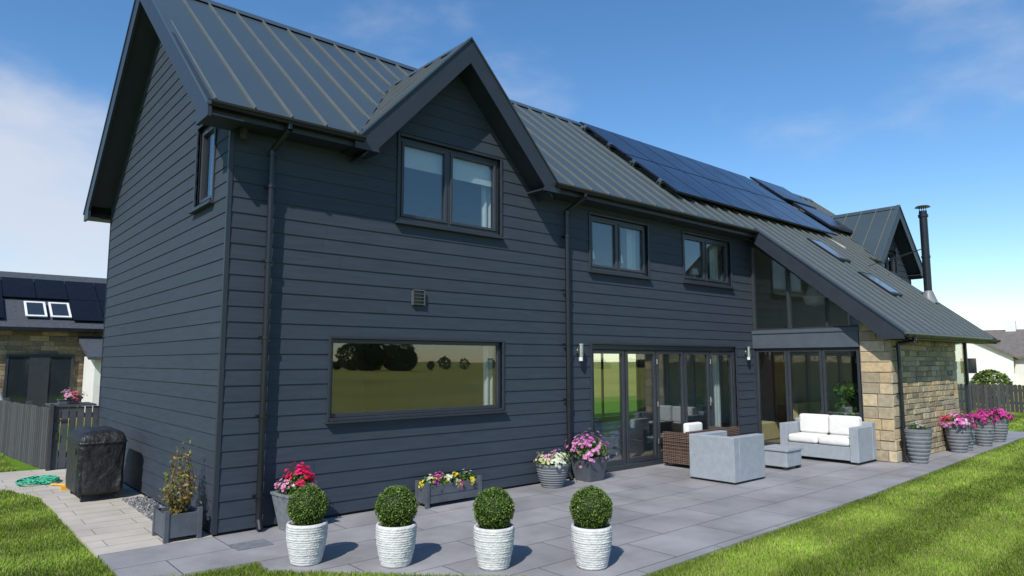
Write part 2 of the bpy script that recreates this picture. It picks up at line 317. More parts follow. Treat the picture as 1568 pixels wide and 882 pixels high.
# sloping ceiling of the double-height sun room
it.prism([(10.95,-2.6,rz(-2.6)-.26),(10.95,D/2,ZR-.26),(10.95,D/2,ZR-.24),(10.95,-2.6,rz(-2.6)-.24)],(4.3,0,0)); it.prism([(10.95,D/2,ZR-.26),(10.95,D-.25,rz(D-.25)-.26),(10.95,D-.25,rz(D-.25)-.24),(10.95,D/2,ZR-.24)],(4.3,0,0))
it.prism([(15.1,-.2,4.7),(15.1,D-.25,4.7),(15.1,D/2,ZR-.27)],(.05,0,0)); it.prism([(10.42,.2,4.7),(10.42,D-.25,4.7),(10.42,D/2,ZR-.27)],(-.05,0,0))
it.make('interior_walls',M['int_wall'],house)
fl=MB(); fl.box(.2,20,.19,D-.25,.0,.055); fl.box(L1+.02,L2-.05,-P_+.2,.189,.0,.055); fl.make('interior_floor',M['int_floor'],house)
# ---------------------------------------------------------------- windows
fr=MB(); gl=MB(); si=MB()
def window(x0,x1,z0,z1,mull=(),y=0.,fw=.055,sash=True,sill=True,T=lambda x,y,z:(x,y,z)):
    def bx(m,a,b,c,d,e,f):
        v=[T(*p) for p in [(a,c,e),(b,c,e),(b,d,e),(a,d,e),(a,c,f),(b,c,f),(b,d,f),(a,d,f)]]
        m.add(v,[(0,3,2,1),(4,5,6,7),(0,1,5,4),(1,2,6,5),(2,3,7,6),(3,0,4,7)])
    tw=.035
    bx(si,x0-tw,x0,y-.03,y+.08,z0-tw,z1+tw); bx(si,x1,x1+tw,y-.03,y+.08,z0-tw,z1+tw); bx(si,x0,x1,y-.03,y+.08,z1,z1+tw); 
    if sill:
        bx(si,x0-tw-.02,x1+tw+.02,y-.075,y+.06,z0-.06,z0-.036); bx(si,x0,x1,y-.05,y+.08,z0-.035,z0)
    xs=[x0]+list(mull)+[x1]
    bx(fr,x0,x1,y+.03,y+.1,z1-fw,z1); bx(fr,x0,x1,y+.03,y+.1,z0,z0+fw)
    for i,xx in enumerate(xs):
        a=xx if i==0 else (xx-fw if i==len(xs)-1 else xx-fw/2); bx(fr,a,a+fw,y+.03,y+.1,z0+fw,z1-fw)
    for i in range(len(xs)-1):
        a=xs[i]+(fw if i==0 else fw/2); b=xs[i+1]-(fw if i==len(xs)-2 else fw/2); c=z0+fw; d=z1-fw
        if sash:
            s=.04; bx(fr,a,a+s,y+.015,y+.08,c,d); bx(fr,b-s,b,y+.015,y+.08,c,d); bx(fr,a+s,b-s,y+.015,y+.08,c,c+s); bx(fr,a+s,b-s,y+.015,y+.08,d-s,d)
            a+=s;b-=s;c+=s;d-=s
        bx(gl,a-.003,b+.003,y+.05,y+.062,c-.003,d+.003)
window(*WA,mull=[2.96]); window(*WB,sash=False,fw=.05); window(*WC,mull=[6.55]); window(*WD,mull=[9.2]); window(17.95,19.1,4.3,5.0,mull=[18.5])
window(.51,1.18,3.66,4.66,T=lambda x,y,z:(y,x,z),mull=[])
for o in RO:
    a,b,c,d=o; fr.box(a,b,D-.12,D-.06,d-.06,d); fr.box(a,b,D-.12,D-.06,c,c+.06)
    k=max(2,int((b-a)/.9)+1)
    for i in range(k+1): x=a+(b-a-.06)*i/k; fr.box(x,x+.06,D-.12,D-.06,c+.06,d-.06)
    gl.box(a+.01,b-.01,D-.095,D-.085,c+.01,d-.01)
# bifold doors
xs=[5.83,6.70,7.56,8.41,9.26,10.11]
fr.box(5.81,10.13,.02,.11,2.0,2.08); fr.box(5.81,10.13,.0,.12,.0,.075); fr.box(5.81,5.85,.02,.11,.075,2.0); fr.box(10.09,10.13,.02,.11,.075,2.0)
si.box(5.77,5.81,-.03,.06,.0,2.115); si.box(10.13,10.17,-.03,.06,.0,2.115); si.box(5.81,10.13,-.03,.06,2.08,2.115)
hd=MB()
for i in range(5):
    a,b=xs[i]+.015,xs[i+1]-.015; s=.06
    fr.box(a,a+s,.03,.095,.085,1.99); fr.box(b-s,b,.03,.095,.085,1.99); fr.box(a+s,b-s,.03,.095,.085,.17); fr.box(a+s,b-s,.03,.095,1.93,1.99)
    gl.box(a+s-.003,b-s+.003,.055,.067,.167,1.933)
    for z in (.35,1.0,1.75):
        if i in (0,2,4): hd.cyl((xs[i]+.005,.02,z),(xs[i]+.005,.02,z+.09),.013)
hd.cyl((9.2,.0,.95),(9.2,.0,1.12),.012); hd.box(9.195,9.205,.0,.03,1.03,1.05)
hd.make('door_hinges',M['steel'],house)
# glazed side of the sun room, plane x = L1
T=lambda x,y,z:(L1+y,-x,z)
ys=[.03,.72,1.43,2.14]
def bxT(m,a,b,c,d,e,f):
    v=[T(*p) for p in [(a,c,e),(b,c,e),(b,d,e),(a,d,e),(a,c,f),(b,c,f),(b,d,f),(a,d,f)]]; m.add(v,[(0,3,2,1),(4,5,6,7),(0,1,5,4),(1,2,6,5),(2,3,7,6),(3,0,4,7)])
bm_=MB(); bxT(fr,0,2.16,-.02,.12,.0,.07); bxT(bm_,0,2.16,-.03,.14,2.07,2.4); bxT(bm_,0,2.2,-.05,-.031,2.37,2.44); bm_.make('sun_room_beam',mat('beam_grey',(.075,.09,.11),.4,ns=5,na=.08),house)
bxT(fr,0,.03,0,.1,.07,2.07)
for i in range(3):
    a,b=ys[i]+.005,ys[i+1]-.005; s=.05; bxT(fr,a,a+s,.02,.08,.08,2.06); bxT(fr,b-s,b,.02,.08,.08,2.06); bxT(fr,a+s,b-s,.02,.08,.08,.15); bxT(fr,a+s,b-s,.02,.08,1.99,2.06); bxT(gl,a+s-.003,b-s+.003,.045,.057,.147,1.993)
def tz(d): return rz(-d)-.42
zb=2.42
dend=(4.519+SL*G-.42-zb)/SL
def tri(d0,d1):
    s=.05
    if tz(d0+s)-zb>.12: bxT(fr,d0,d0+s,.0,.1,zb+s,tz(d0+s)-.02)
    gl.prism([T(d0+s-.004,.05,zb+s),T(d1+.004,.05,zb+s),T(d1+.004,.05,max(zb+s+.001,tz(d1)-s)),T(d0+s-.004,.05,tz(d0+s)-s)],(.012,0,0))
bxT(fr,0,2.16,.0,.1,zb,zb+.05)
for a,b in((.0,.78),(.78,1.55),(1.55,min(2.14,dend-.06))): tri(a,b)
fr.prism([T(0,0,tz(0)-.06),T(dend,0,zb-.0),T(dend,0,zb+.06),T(0,0,tz(0))],(.1,0,0))
tr.prism([T(0,-.01,tz(0)+.003),T(2.7,-.01,tz(2.7)+.003),T(2.7,-.01,rz(-2.7)-.03),T(0,-.01,rz(0)-.03)],(.1,0,0))
fr.make('window_and_door_frames',M['frame'],house,bevel=.004,seg=1); gl.make('window_panes',M['glass'],house); si.make('window_trims_and_sills',M['trim'],house,bevel=.004,seg=1)
# ---------------------------------------------------------------- stone walls
def stones(mb,F,u0,u1,z0,z1,rh,wr,seed,gap=.012,c0=.65,c1=1.2):
    r=random.Random(seed); z=z0
    while z<z1-.02:
        h=min(r.uniform(*rh),z1-z); 
        if z1-z-h<.05: h=z1-z
        u=u0
        while u<u1-.01:
            w=min(r.uniform(*wr),u1-u)
            if u1-u-w<.08: w=u1-u
            p=r.uniform(.012,.032); g=gap*.5; j=lambda:r.uniform(-.006,.006)
            c=r.uniform(c0,c1); tnt=r.choice([(1,1,1),(1.05,1,.9),(.9,.92,.95),(1.08,.98,.82),(.75,.74,.72)])
            A=[(u+g+j()*.4,z+g+j()*.5),(u+w-g+j()*.4,z+g+j()*.5),(u+w-g+j()*.4,z+h-g+j()*.5),(u+g+j()*.4,z+h-g+j()*.5)]
            cxm,czm=u+w/2,z+h/2; B=[(cxm+(x-cxm)*(1-.018/w),czm+(y-czm)*(1-.018/h)) for x,y in A]
            V=[F(x,y,0) for x,y in A]+[F(x,y,p*.7) for x,y in A]+[F(x,y,p+j()*.6) for x,y in B]
            fs=[(8,9,10,11)]+[(i,(i+1)%4,4+(i+1)%4,4+i) for i in range(4)]+[(4+i,4+(i+1)%4,8+(i+1)%4,8+i) for i in range(4)]
            mb.add(V,fs,tuple(c*q for q in tnt)); u+=w
        z+=h
st=MB(); qn=MB(); mo=MB()
FP=lambda u,z,o:(L1-.02-o,-u,z)
FB=lambda u,z,o:(u,-P_-o,z)
mo.prism([(L1-.02,-2.17,0),(L1-.02,-P_,0),(14.42,-P_,0),(14.42,-P_+.35,0),(L1+.4,-P_+.35,0),(L1+.4,-2.17,0)],(0,0,2.32))
mo.prism([(L1-.02,-2.17,2.321),(L1-.02,-P_,2.321),(L1+.3,-P_,2.321),(L1+.3,-2.17,2.321)],(0,0,.22))
stones(qn,FP,2.175,P_+.02,0,2.5,(.17,.23),(.24,.52),11,c0=.8,c1=1.15)
z=0;k=0
while z<2.3:
    h=.2; w=.42 if k%2 else .26; stones(qn,FB,L1-.045,L1+w,z,min(z+h,2.3),(h,h),(w+.1,w+.2),20+k,c0=.8,c1=1.15)
    stones(st,FB,L1+w,14.42-(.3 if k%2 else .18),z,min(z+h,2.3),(.08,.125),(.12,.4),40+k)
    stones(qn,FB,14.42-(.3 if k%2 else .18),14.42,z,min(z+h,2.3),(h,h),(.3,.4),70+k,c0=.85,c1=1.1)
    z+=h;k+=1
mo.make('stone_wall_mortar',M['mortar'],house); st.make('rubble_stonework',M['stone'],house); qn.make('stone_quoins',M['quoin'],house)
f2=MB();g2=MB()
f2.box(14.42,15.345,-P_+.02,-P_+.1,0,.08); f2.box(14.42,15.345,-P_+.02,-P_+.1,2.2,2.33); f2.box(14.42,14.48,-P_+.02,-P_+.1,.08,2.2); f2.box(15.28,15.345,-P_+.02,-P_+.1,.08,2.2)
g2.box(14.477,15.283,-P_+.05,-P_+.06,.077,2.203); g2.box(15.3,15.31,-P_+.1,-.9,.08,2.2)
f2.box(15.27,15.345,-P_+.1,-.0,2.2,2.33); f2.box(15.27,15.345,-.9,0,0,2.2)
f2.make('corner_window_frame',M['frame'],house); g2.make('corner_window_glass',M['glass'],house)
# ---------------------------------------------------------------- roof
rf=MB(); sm=MB()
xv=-.345; xr=XE+.34
plan=[(xv,-G),(1.41,-G),(3.03,1.75),(4.66,-G),(10.52,-G),(10.52,-3.02),(16.1,-3.02),(16.1,-G),(16.91,-G),(18.53,1.75),(20.15,-G),(xr,-G),(xr,D/2),(xv,D/2)]
rf.prism([(x,y,rz(y)) for x,y in plan],(0,0,-.05))
rf.prism([(xv,D/2,ZR),(xr,D/2,ZR),(xr,D+G,Z0),(xv,D+G,Z0)],(0,0,-.05))
def rib(a,b,n,w=.017,h=.032):
    a=Vector(a);b=Vector(b);n=Vector(n).normalized();d=(b-a).normalized();s=d.cross(n).normalized()*w/2
    sm.prism([a-s,a+s,a+s+n*h,a-s+n*h],b-a)
nf=(0,-SL,1)
x=xv+.06
while x<xr:
    ys_=-G
    if 10.53<x<16.1: ys_=-3.02
    for c in(3.03,18.53):
        if abs(x-c)<1.62: ys_=-G+(1.62-abs(x-c))/1.62*2.08
    rib((x,ys_,rz(ys_)),(x,D/2,ZR),nf); rib((x,D+G,Z0),(x,D/2,ZR),(0,SL,1)); x+=.415
rf.prism([(xv-.02,D/2-.13,rz(D/2-.13)+.035),(xv-.02,D/2,ZR+.055),(xv-.02,D/2+.13,rz(D/2+.13)+.035),(xv-.02,D/2,ZR-.02)],(xr-xv+.04,0,0))
def barge(x,s=1):
    w=.04
    for mir in(0,1):
        Y=(lambda y:y) if not mir else (lambda y:D-y)
        tr.prism([(x,Y(-.40),4.50),(x,Y(D/2),ZR+.035),(x,Y(D/2),ZR-.3),(x,Y(-.0),4.47),(x,Y(-.0),4.32),(x,Y(-.40),4.32)],(w,0,0))
        a,b=(x+w,0.0) if s==1 else (XE,x)
        tr.prism([(a,Y(0),4.56),(a,Y(D/2),7.10),(a,Y(D/2),7.08),(a,Y(0),4.54)],(b-a,0,0))
        if not mir: tr.prism([(a,Y(-.39),4.34),(a,Y(0),4.34),(a,Y(0),4.36),(a,Y(-.39),4.36)],(b-a,0,0))
barge(xv-.03); barge(xr-.01,-1)
for mir in(0,1):
    Y=(lambda y:y) if not mir else (lambda y:D-y)
    rf.prism([(xv-.045,Y(-.41),4.47),(xv-.045,Y(D/2),ZR+.06),(xv-.045,Y(D/2),ZR+.03),(xv-.045,Y(-.41),4.44)],(.12,0,0))
def eave(x0,x1,y,zt,zs,yw):
    tr.box(x0,x1,y,y+.025,zs,zt-.04); tr.box(x0,x1,y+.025,yw,zs,zs+.02)
eave(xv+.02,1.40,-G+.01,Z0,Ze-.01,.0); eave(4.66,10.56,-G+.01,Z0,Ze-.01,.0); eave(16.1,16.9,-G+.01,Z0,Ze-.01,.0)
eave(10.56,16.06,-3.02+.01,rz(-3.02),2.19,-P_-.035)
gt=MB()
def gutter(x0,x1,y,z):
    r=.058; pts=[]
    for i in range(9):
        a=math.pi+math.pi*i/8; pts.append((x0,y-r+r*math.cos(a),z+r*math.sin(a)*1.05))
    inner=[(x0,y-r+(r-.008)*math.cos(math.pi+math.pi*i/8),z+(r-.008)*math.sin(math.pi+math.pi*i/8)) for i in range(8,-1,-1)]
    gt.prism(pts+inner,(x1-x0,0,0)); 
    for xx in (x0,x1-.006): gt.prism([(xx,p[1],p[2]) for p in pts],(.006,0,0))
    xx=x0+.3
    while xx<x1: gt.prism([(xx,p[1]+(p[1]-(y-r))*.06,p[2]-.003) for p in pts],(.03,0,0)); xx+=.9
gutter(xv,1.42,-G-.0,Z0-.035); gutter(4.64,10.5,-G,Z0-.035); gutter(10.5,16.12,-3.02,rz(-3.02)-.035); gutter(16.12,16.9,-G,Z0-.035)
def pipe(x,y,zt,zb,ys,zs,xs_=None,r=.034):
    xs_=x if xs_ is None else xs_
    gt.tube([(xs_,ys,zs),(xs_,ys,zs-.08),(x,y,zt),(x,y,zb+.1)],r,12); gt.tube([(x,y,zb+.12),(x,y-.05,zb+.02)],r,12)
    z=zb+.35
    while z<zt: gt.cyl((x,y,z),(x,y,z+.035),r+.009,n=12); gt.box(x-.06,x+.06,y+.02,y+.055,z,z+.03); z+=.85
    gt.cyl((x,y,zt-.06),(x,y,zt+.0),r+.008,n=12)
pipe(.43,-.09,4.18,0,-G-.05,4.45,.5); pipe(5.18,-.09,4.18,0,-G-.05,4.45,5.3); pipe(10.98,-P_-.1,2.12,0,-3.07,2.24,10.95)
gt.make('gutters_and_downpipes',M['black'],house)
def dorm(cx):
    s=1.046; hw=1.625; za=6.23
    for sg in(-1,1):
        rf.prism([(cx+sg*(hw+.03),-.37,4.50),(cx,-.37,za),(cx,1.78,za),(cx+sg*hw,-.30,4.53)],(0,0,-.04))
        rf.prism([(cx+sg*(hw+.10),-.40,4.455),(cx,-.40,za+.045),(cx,-.40,za+.015),(cx+sg*(hw+.10),-.40,4.425)],(0,.1,0))
        n=(sg*s,0,1)
        for i in range(5):
            y=-.2+i*.42; fx=hw*(1-(y+.33)/2.08); rib((cx+sg*fx,y,za-s*fx),(cx,y,za),n)
        tr.prism([(cx+sg*1.6,-.34,za-.3-s*1.6),(cx,-.34,za-.3),(cx,-.34,za-.28),(cx+sg*1.6,-.34,za-.28-s*1.6)],(0,.34,0))
        tr.prism([(cx+sg*1.72,-.38,4.44),(cx,-.38,za+.02),(cx,-.38,za-.33),(cx+sg*1.40,-.38,4.40),(cx+sg*1.40,-.38,4.34),(cx+sg*1.72,-.38,4.34)],(0,.035,0))
        a,b=sorted((cx+sg*1.37,cx+sg*1.71)); tr.box(a,b,-.345,.0,4.345,4.37); 
        tr.box(cx+sg*1.71-.012,cx+sg*1.71+.012,-.345,.0,4.345,4.46)
        a=Vector((cx+sg*(hw-.0),-.31,rz(-.31)+.012)); b=Vector((cx,1.76,rz(1.76)+.012)); o=Vector((sg*.09,-.0,0)); rf.prism([a,a+o,b+o,b],(0,0,.01))
    rf.prism([(cx-.1,-.37,za-.075),(cx,-.37,za+.035),(cx+.1,-.37,za-.075)],(0,2.1,0))
dorm(3.03); dorm(18.53)
for x0_ in(10.49,16.08):
    tr.prism([(x0_,-.33,rz(-.33)+.02),(x0_,-3.06,rz(-3.06)+.02),(x0_,-3.06,2.19),(x0_,-2.72,2.19),(x0_,-.33,rz(-.33)-.30)],(.04,0,0))
tr.prism([(10.53,-.02,rz(-.02)-.30),(10.53,-2.75,rz(-2.75)-.30),(10.53,-2.75,rz(-2.75)-.28),(10.53,-.02,rz(-.02)-.28)],(.32,0,0))
tr.box(10.53,10.86,-3.01,-2.73,2.19,2.21)
tr.prism([(10.475,-.33,rz(-.33)+.045),(10.475,-3.07,rz(-3.07)+.045),(10.475,-3.07,rz(-3.07)+.015),(10.475,-.33,rz(-.33)+.015)],(.1,0,0))
tr.make('fascia_soffit_bargeboards',M['trim'],house)
rf.make('metal_roof',M['roof'],house); sm.make('roof_seams',M['seam'],house)
def onroof(x,y,h): 
    n=Vector((0,-SL,1)).normalized(); return Vector((x,y,rz(y)))+n*h
so=MB(); sf=MB(); sk=MB()
def slab(mb,x0,x1,y0,y1,h0,h1): 
    p=[onroof(x,y,h) for h in(h0,h1) for x,y in((x0,y0),(x1,y0),(x1,y1),(x0,y1))]; mb.add(p,[(0,3,2,1),(4,5,6,7),(0,1,5,4),(1,2,6,5),(2,3,7,6),(3,0,4,7)])
px0=8.6
for r in range(2):
    for i in range(7):
        a=px0+i*1.02; y0=.28+r*1.31
        slab(sf,a,a+1.0,y0,y0+1.29,.10,.135); slab(so,a+.015,a+.985,y0+.012,y0+1.278,.136,.139)
for yy in(.6,1.25,1.9,2.6): slab(sf,8.45,15.8,yy,yy+.03,.04,.1); slab(sk,8.47,8.53,yy-.02,yy+.05,.03,.16)
slab(sf,16.1,18.1,1.9,2.95,.12,.17); slab(so,16.14,18.06,1.93,2.92,.171,.174); slab(sf,16.3,18.0,.75,1.75,.12,.17); slab(so,16.34,17.96,.78,1.72,.171,.174)
sg_=MB()
for a,b,c,d in((13.05,13.7,-.9,-.2),(13.05,13.7,-1.95,-1.3)):
    slab(sf,a,b,c,d,.0,.06); slab(sg_,a+.06,b-.06,c+.05,d-.05,.061,.065)
so.make('solar_panel_cells',M['solar'],house); sf.make('solar_panel_frames',M['black'],house); sk.make('panel_clamps',M['steel'],house); sg_.make('roof_window_glass',mat('roof_window_glass',(.12,.14,.15),.1,ns=2,na=.1,spec=.6),house)
flz=MB(); fx,fy=15.72,-1.85; zb_=rz(fy); flz.cyl((fx,fy,zb_+.1),(fx,fy,zb_+2.15),.088,n=20); flz.cyl((fx,fy,zb_+1.0),(fx,fy,zb_+1.05),.1,n=20); flz.cyl((fx,fy,zb_+2.0),(fx,fy,zb_+2.06),.11,n=20)
flz.cyl((fx,fy,zb_+2.24),(fx,fy,zb_+2.27),.17,.14,n=20)
for a in range(4): flz.cyl((fx+.07*math.cos(a*1.57),fy+.07*math.sin(a*1.57),zb_+2.14),(fx+.07*math.cos(a*1.57),fy+.07*math.sin(a*1.57),zb_+2.25),.008,n=6)
flz.cyl((fx,fy,zb_+1.25),(fx+.3,fy+1.2,rz(fy+1.2)),.008,n=6); flz.cyl((fx,fy,zb_+1.25),(fx-.9,fy+1.0,rz(fy+1.0)),.008,n=6)
flz.make('flue',M['black'],house,smooth=False); f3=MB(); f3.cyl((fx,fy,zb_-.1),(fx,fy,zb_+.2),.2,.095,n=20); f3.make('flue_flashing',mat('lead_flashing',(.16,.165,.17),.5,ns=6,na=.15),house)
v=MB()
v.box(2.36,2.54,-.02,-.012,2.54,2.73)
for i in range(4): v.prism([(2.37,-.02,2.56+i*.045),(2.37,-.055,2.545+i*.045),(2.37,-.05,2.54+i*.045),(2.37,-.02,2.55+i*.045)],(.16,0,0))
v.box(2.355,2.37,-.055,-.015,2.535,2.735); v.box(2.53,2.545,-.055,-.015,2.535,2.735); v.box(2.355,2.545,-.055,-.015,2.725,2.74)
v.make('wall_vent',mat('vent_grey',(.08,.085,.09),.5,ns=6,na=.1),house)
def wlight(x,z):
    e=empty('wall_light',(x,0,z)); m=MB(); m.box(x-.03,x+.03,-.03,-.012,z-.05,z+.05); m.cyl((x,-.09,z-.1),(x,-.09,z+.08),.042,n=16); m.cyl((x,-.03,z),(x,-.09,z),.015); m.cyl((x,-.09,z+.08),(x,-.09,z+.1),.052,n=16); m.make('lamp_body',M['steel'],e)
    g=MB(); g.cyl((x,-.09,z-.17),(x,-.09,z-.1),.032,n=16); g.make('lamp_glass',M['white'],e)
wlight(5.47,1.98); wlight(10.5,2.0)
cc=empty('security_camera',(.12,-.12,4.3)); m=MB(); m.cyl((.1,-.1,4.37),(.1,-.1,4.32),.045,n=16); m.lathe(.1,-.1,4.26,[(.005,-.03),(.03,-.02),(.042,.01),(.042,.06)],16); m.make('dome',M['rubber'],cc)
# interior furnishings
b=MB(); b.box(2.2,2.93,.12,.13,4.40,4.72); b.box(2.99,3.82,.12,.13,4.38,4.72); b.make('roller_blinds',M['blind'],house)
def curtain(mb,x0,x1,y,z0,z1,n=24):
    for i in range(n):
        a=x0+(x1-x0)*i/n; c=x0+(x1-x0)*(i+1)/n; ya=y+.03*math.sin(i*1.3); yb=y+.03*math.sin((i+1)*1.3); mb.add([(a,ya,z0),(c,yb,z0),(c,yb,z1),(a,ya,z1)],[(0,1,2,3)])
cu=MB(); curtain(cu,3.76,3.98,.24,.1,2.4,12); curtain(cu,7.1,7.35,.27,2.7,4.3,10); curtain(cu,9.75,10.05,.27,2.7,4.3,10); curtain(cu,3.72,3.88,.25,3.5,4.72,8); curtain(cu,9.85,10.1,.35,.1,2.3,12)
cu.make('curtains',M['blind'],house)
c2=MB(); curtain(c2,1.3,1.9,5.8,.3,2.2,20); curtain(c2,3.3,3.9,5.8,.3,2.2,20); curtain(c2,5.7,6.1,5.8,.1,2.2,12); c2.make('back_curtains',M['curtain'],house)
dw=MB(); dw.box(14.96,15.05,1.5,2.4,.06,2.1); dw.box(7.8,8.5,5.85,5.93,.06,2.1); dw.make('inner_door',M['door_wood'],house)
lm=MB(); 
for (x,y,z,h) in((6.2,.35,3.35,.35),(6.95,.35,3.35,.35),(9.3,.35,3.35,.32),(2.0,3.6,1.2,.35)):
    lm.lathe(x,y,z,[(.05,0),(.02,.02),(.02,h*.6),(.09,h*.6),(.06,h)],16)
lm.lathe(12.3,-.7,3.1,[(.02,.5),(.24,.12),(.26,.1),(.2,-.05),(.02,-.1)],20); lm.make('table_lamps',M['white'],house)
ch=MB(); ch.box(11.6,12.4,.3,1.0,.06,.45); ch.box(11.6,12.4,.9,1.05,.45,.9); ch.box(12.9,14.6,-.6,.2,.06,.45); ch.box(12.9,14.6,.1,.3,.45,.85); ch.box(6.3,8.0,2.0,2.9,.7,.75); ch.box(6.4,6.5,2.1,2.2,.06,.7); ch.box(7.8,7.9,2.1,2.2,.06,.7); ch.box(2.0,3.6,2.2,3.1,.06,.5); ch.box(2.0,3.6,3.0,3.2,.5,.9)
ch.make('interior_sofas',M['curtain'],house,bevel=.04)
n=500; P=np.stack([rng.normal(11.5,.16,n),rng.normal(-1.75,.16,n),rng.uniform(.5,1.35,n)],1); polys('indoor_plant',leafquads(P,.07),pal(n,GREEN),M['leaf'],house)
q=MB(); q.lathe(11.5,-1.75,.06,[(.1,0),(.16,.3),(.15,.42)],20); q.make('indoor_pot',M['white'],house)
# ---------------------------------------------------------------- ground
def sheet(name,pts,z,m,th=0):
    mb=MB(); 
    if th: mb.prism([(x,y,z-th) for x,y in pts],(0,0,th))
    else: mb.add([(x,y,z) for x,y in pts],[tuple(range(len(pts)))])
    return mb.make(name,m)
R=3000
sheet('ground',[(R*math.cos(2*math.pi*i/48),R*math.sin(2*math.pi*i/48)) for i in range(48)],-.12,M['field'])
sheet('lawn',[(-60,-13),(27.6,-13),(27.6,16),(-60,16)],-.035,M['lawn'])
patio_pts=[(-1.03,-.86),(-.6,-1.13),(.03,-1.17),(.0,-1.45),(2.2,-3.74),(5.6,-3.66),(19.0,-3.02),(19.0,.0),(-1.03,.0)]
sheet('patio',patio_pts,0,M['patio'],.1)
sheet('side_path',[(-1.04,.002),(-.0,.002),(-.0,8.5),(-.62,8.5),(-.65,6.5),(-3.2,6.9),(-3.2,4.9),(-1.35,4.7),(-1.08,3.7)],.0,M['path'],.1)
dm=MB(); dm.box(-.0,.35,-.72,-.45,.002,.006); dm.make('drain_cover',M['potg'])
n=5000; P=np.stack([rng.uniform(-.3,-.02,n),rng.uniform(.8,2.7,n),rng.uniform(.0,.025,n)],1)
polys('gravel',leafquads(P,.016),pal(n,[(.3,.3,.3),(.45,.44,.42),(.2,.2,.21)]),M['petal'])
def inpoly(x,y,poly):
    c=np.zeros(len(x),bool); j=len(poly)-1
    for i in range(len(poly)):
        xi,yi=poly[i]; xj,yj=poly[j]; k=((yi>y)!=(yj>y))&(x<(xj-xi)*(y-yi)/(yj-yi+1e-12)+xi); c^=k; j=i
    return c
def blades(x,y,h):
    n=len(x); a=rng.uniform(0,2*math.pi,n); w=.0032*rng.uniform(.7,1.4,n)*(1+np.hypot(x+2.4,y+7.5)/6)
    st_=np.clip(np.sin((y-.05*x+1.2+.05*np.sin(x*1.3))*2*math.pi/1.15)*2.2,-1,1)
    lean=.009*st_; lx=rng.normal(size=n)*.012+lean; ly=rng.normal(size=n)*.012
    z=np.full(n,-.036); hh=h*rng.uniform(.55,1.2,n)
    V=np.stack([np.stack([x-w*np.cos(a),y-w*np.sin(a),z],1),np.stack([x+w*np.cos(a),y+w*np.sin(a),z],1),np.stack([x+lx,y+ly,z+hh],1)],1)
    c=pal(n,[(.2,.32,.033),(.26,.38,.042),(.15,.26,.026),(.32,.4,.07),(.33,.31,.12)],.2); patch=1+.12*np.sin(x*1.7+2*np.sin(y*1.3))*np.sin(y*2.1+x)+.1*np.sin(x*4.3+y)*np.sin(y*5.1-x*2)
    c=c*(1+.1*st_)[:,None]*patch[:,None]
    return V,c
allx=[];ally=[]
def scatter(x0,x1,y0,y1,n):
    x=rng.uniform(x0,x1,n); y=rng.uniform(y0,y1,n); k=~inpoly(x,y,patio_pts)&~((x>-1.07)&(y>-.02))&~((x<-1.0)&(x>-3.3)&(y>4.75)&(y<6.9))
    allx.append(x[k]); ally.append(y[k])
scatter(-2.6,-1.0,-2.6,3,70000); scatter(-2.6,-.9,3,12,45000); scatter(-1.4,3,-4.6,-1,110000); scatter(1.2,7,-6.4,-3.6,140000); scatter(5,14,-7.5,-3.2,120000); scatter(13,27,-6,4,80000)
V,c=blades(np.concatenate(allx),np.concatenate(ally),.042); polys('lawn_grass',V,c,M['grass'])
# ---------------------------------------------------------------- planters
for (cx,cy) in((.33,-1.51),(.91,-2.09),(1.52,-2.73),(2.18,-3.29)):
    e=empty('topiary_ball_in_white_pot',(cx,cy,0)); m=MB(); prof=[(.118,0),(.128,.004)]; K=17
    for i in range(K):
        t=(i+.5)/K; r=.13+.048*math.sin(min(1,t*1.15)*math.pi/2); z=.01+.335*t+random.uniform(-.002,.002); a=random.uniform(.6,1.5)
        prof+=[(r-.003*a,z-.009),(r+.004*a,z-.002),(r+.003*a,z+.005)]
    prof+=[(.176,.355),(.165,.36),(.155,.345),(.15,.32)]
    m.lathe(cx,cy,0,prof,64,jit=.0022); m.make('pot',M['potw'],e,smooth=True); q=MB(); q.cyl((cx,cy,.3),(cx,cy,.33),.152,n=24); q.make('soil',M['soil'],e)
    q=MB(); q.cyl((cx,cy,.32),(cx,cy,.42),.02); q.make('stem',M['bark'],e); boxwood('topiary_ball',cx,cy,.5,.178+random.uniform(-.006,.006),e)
PINK=[(.75,.03,.12),(.6,.02,.15),(.8,.05,.2)]; MAG=[(.6,.03,.3),(.7,.06,.35)]; PALE=[(.75,.3,.55),(.8,.45,.65),(.55,.1,.4)]; YP=[(.75,.6,.03),(.7,.5,.03),(.3,.03,.25),(.6,.1,.3)]
def sqpot(name,cx,cy,w0,w1,h,m,ang=0):
    e=empty(name,(cx,cy,0)); q=MB(); R_=Matrix.Rotation(ang,3,'Z')
    def ring(w,z): return [Vector((cx,cy,z))+R_@Vector((sx*w/2,sy*w/2,0)) for sx,sy in((-1,-1),(1,-1),(1,1),(-1,1))]
    V=ring(w0,0)+ring(w1,h-.03)+ring(w1+.02,h-.03)+ring(w1+.02,h)+ring(w1-.03,h)+ring(w1-.04,h-.05); F=[(3,2,1,0)]
    for k in range(5): F+=[(4*k+i,4*k+(i+1)%4,4*k+4+(i+1)%4,4*k+4+i) for i in range(4)]
    F.append((20,21,22,23)); q.add(V,F); q.make('pot',m,e,bevel=.004); s=MB(); 
    s.add([v+Vector((0,0,.01)) for v in ring(w1-.042,h-.05)],[(0,1,2,3)]); s.make('soil',M['soil'],e); return e
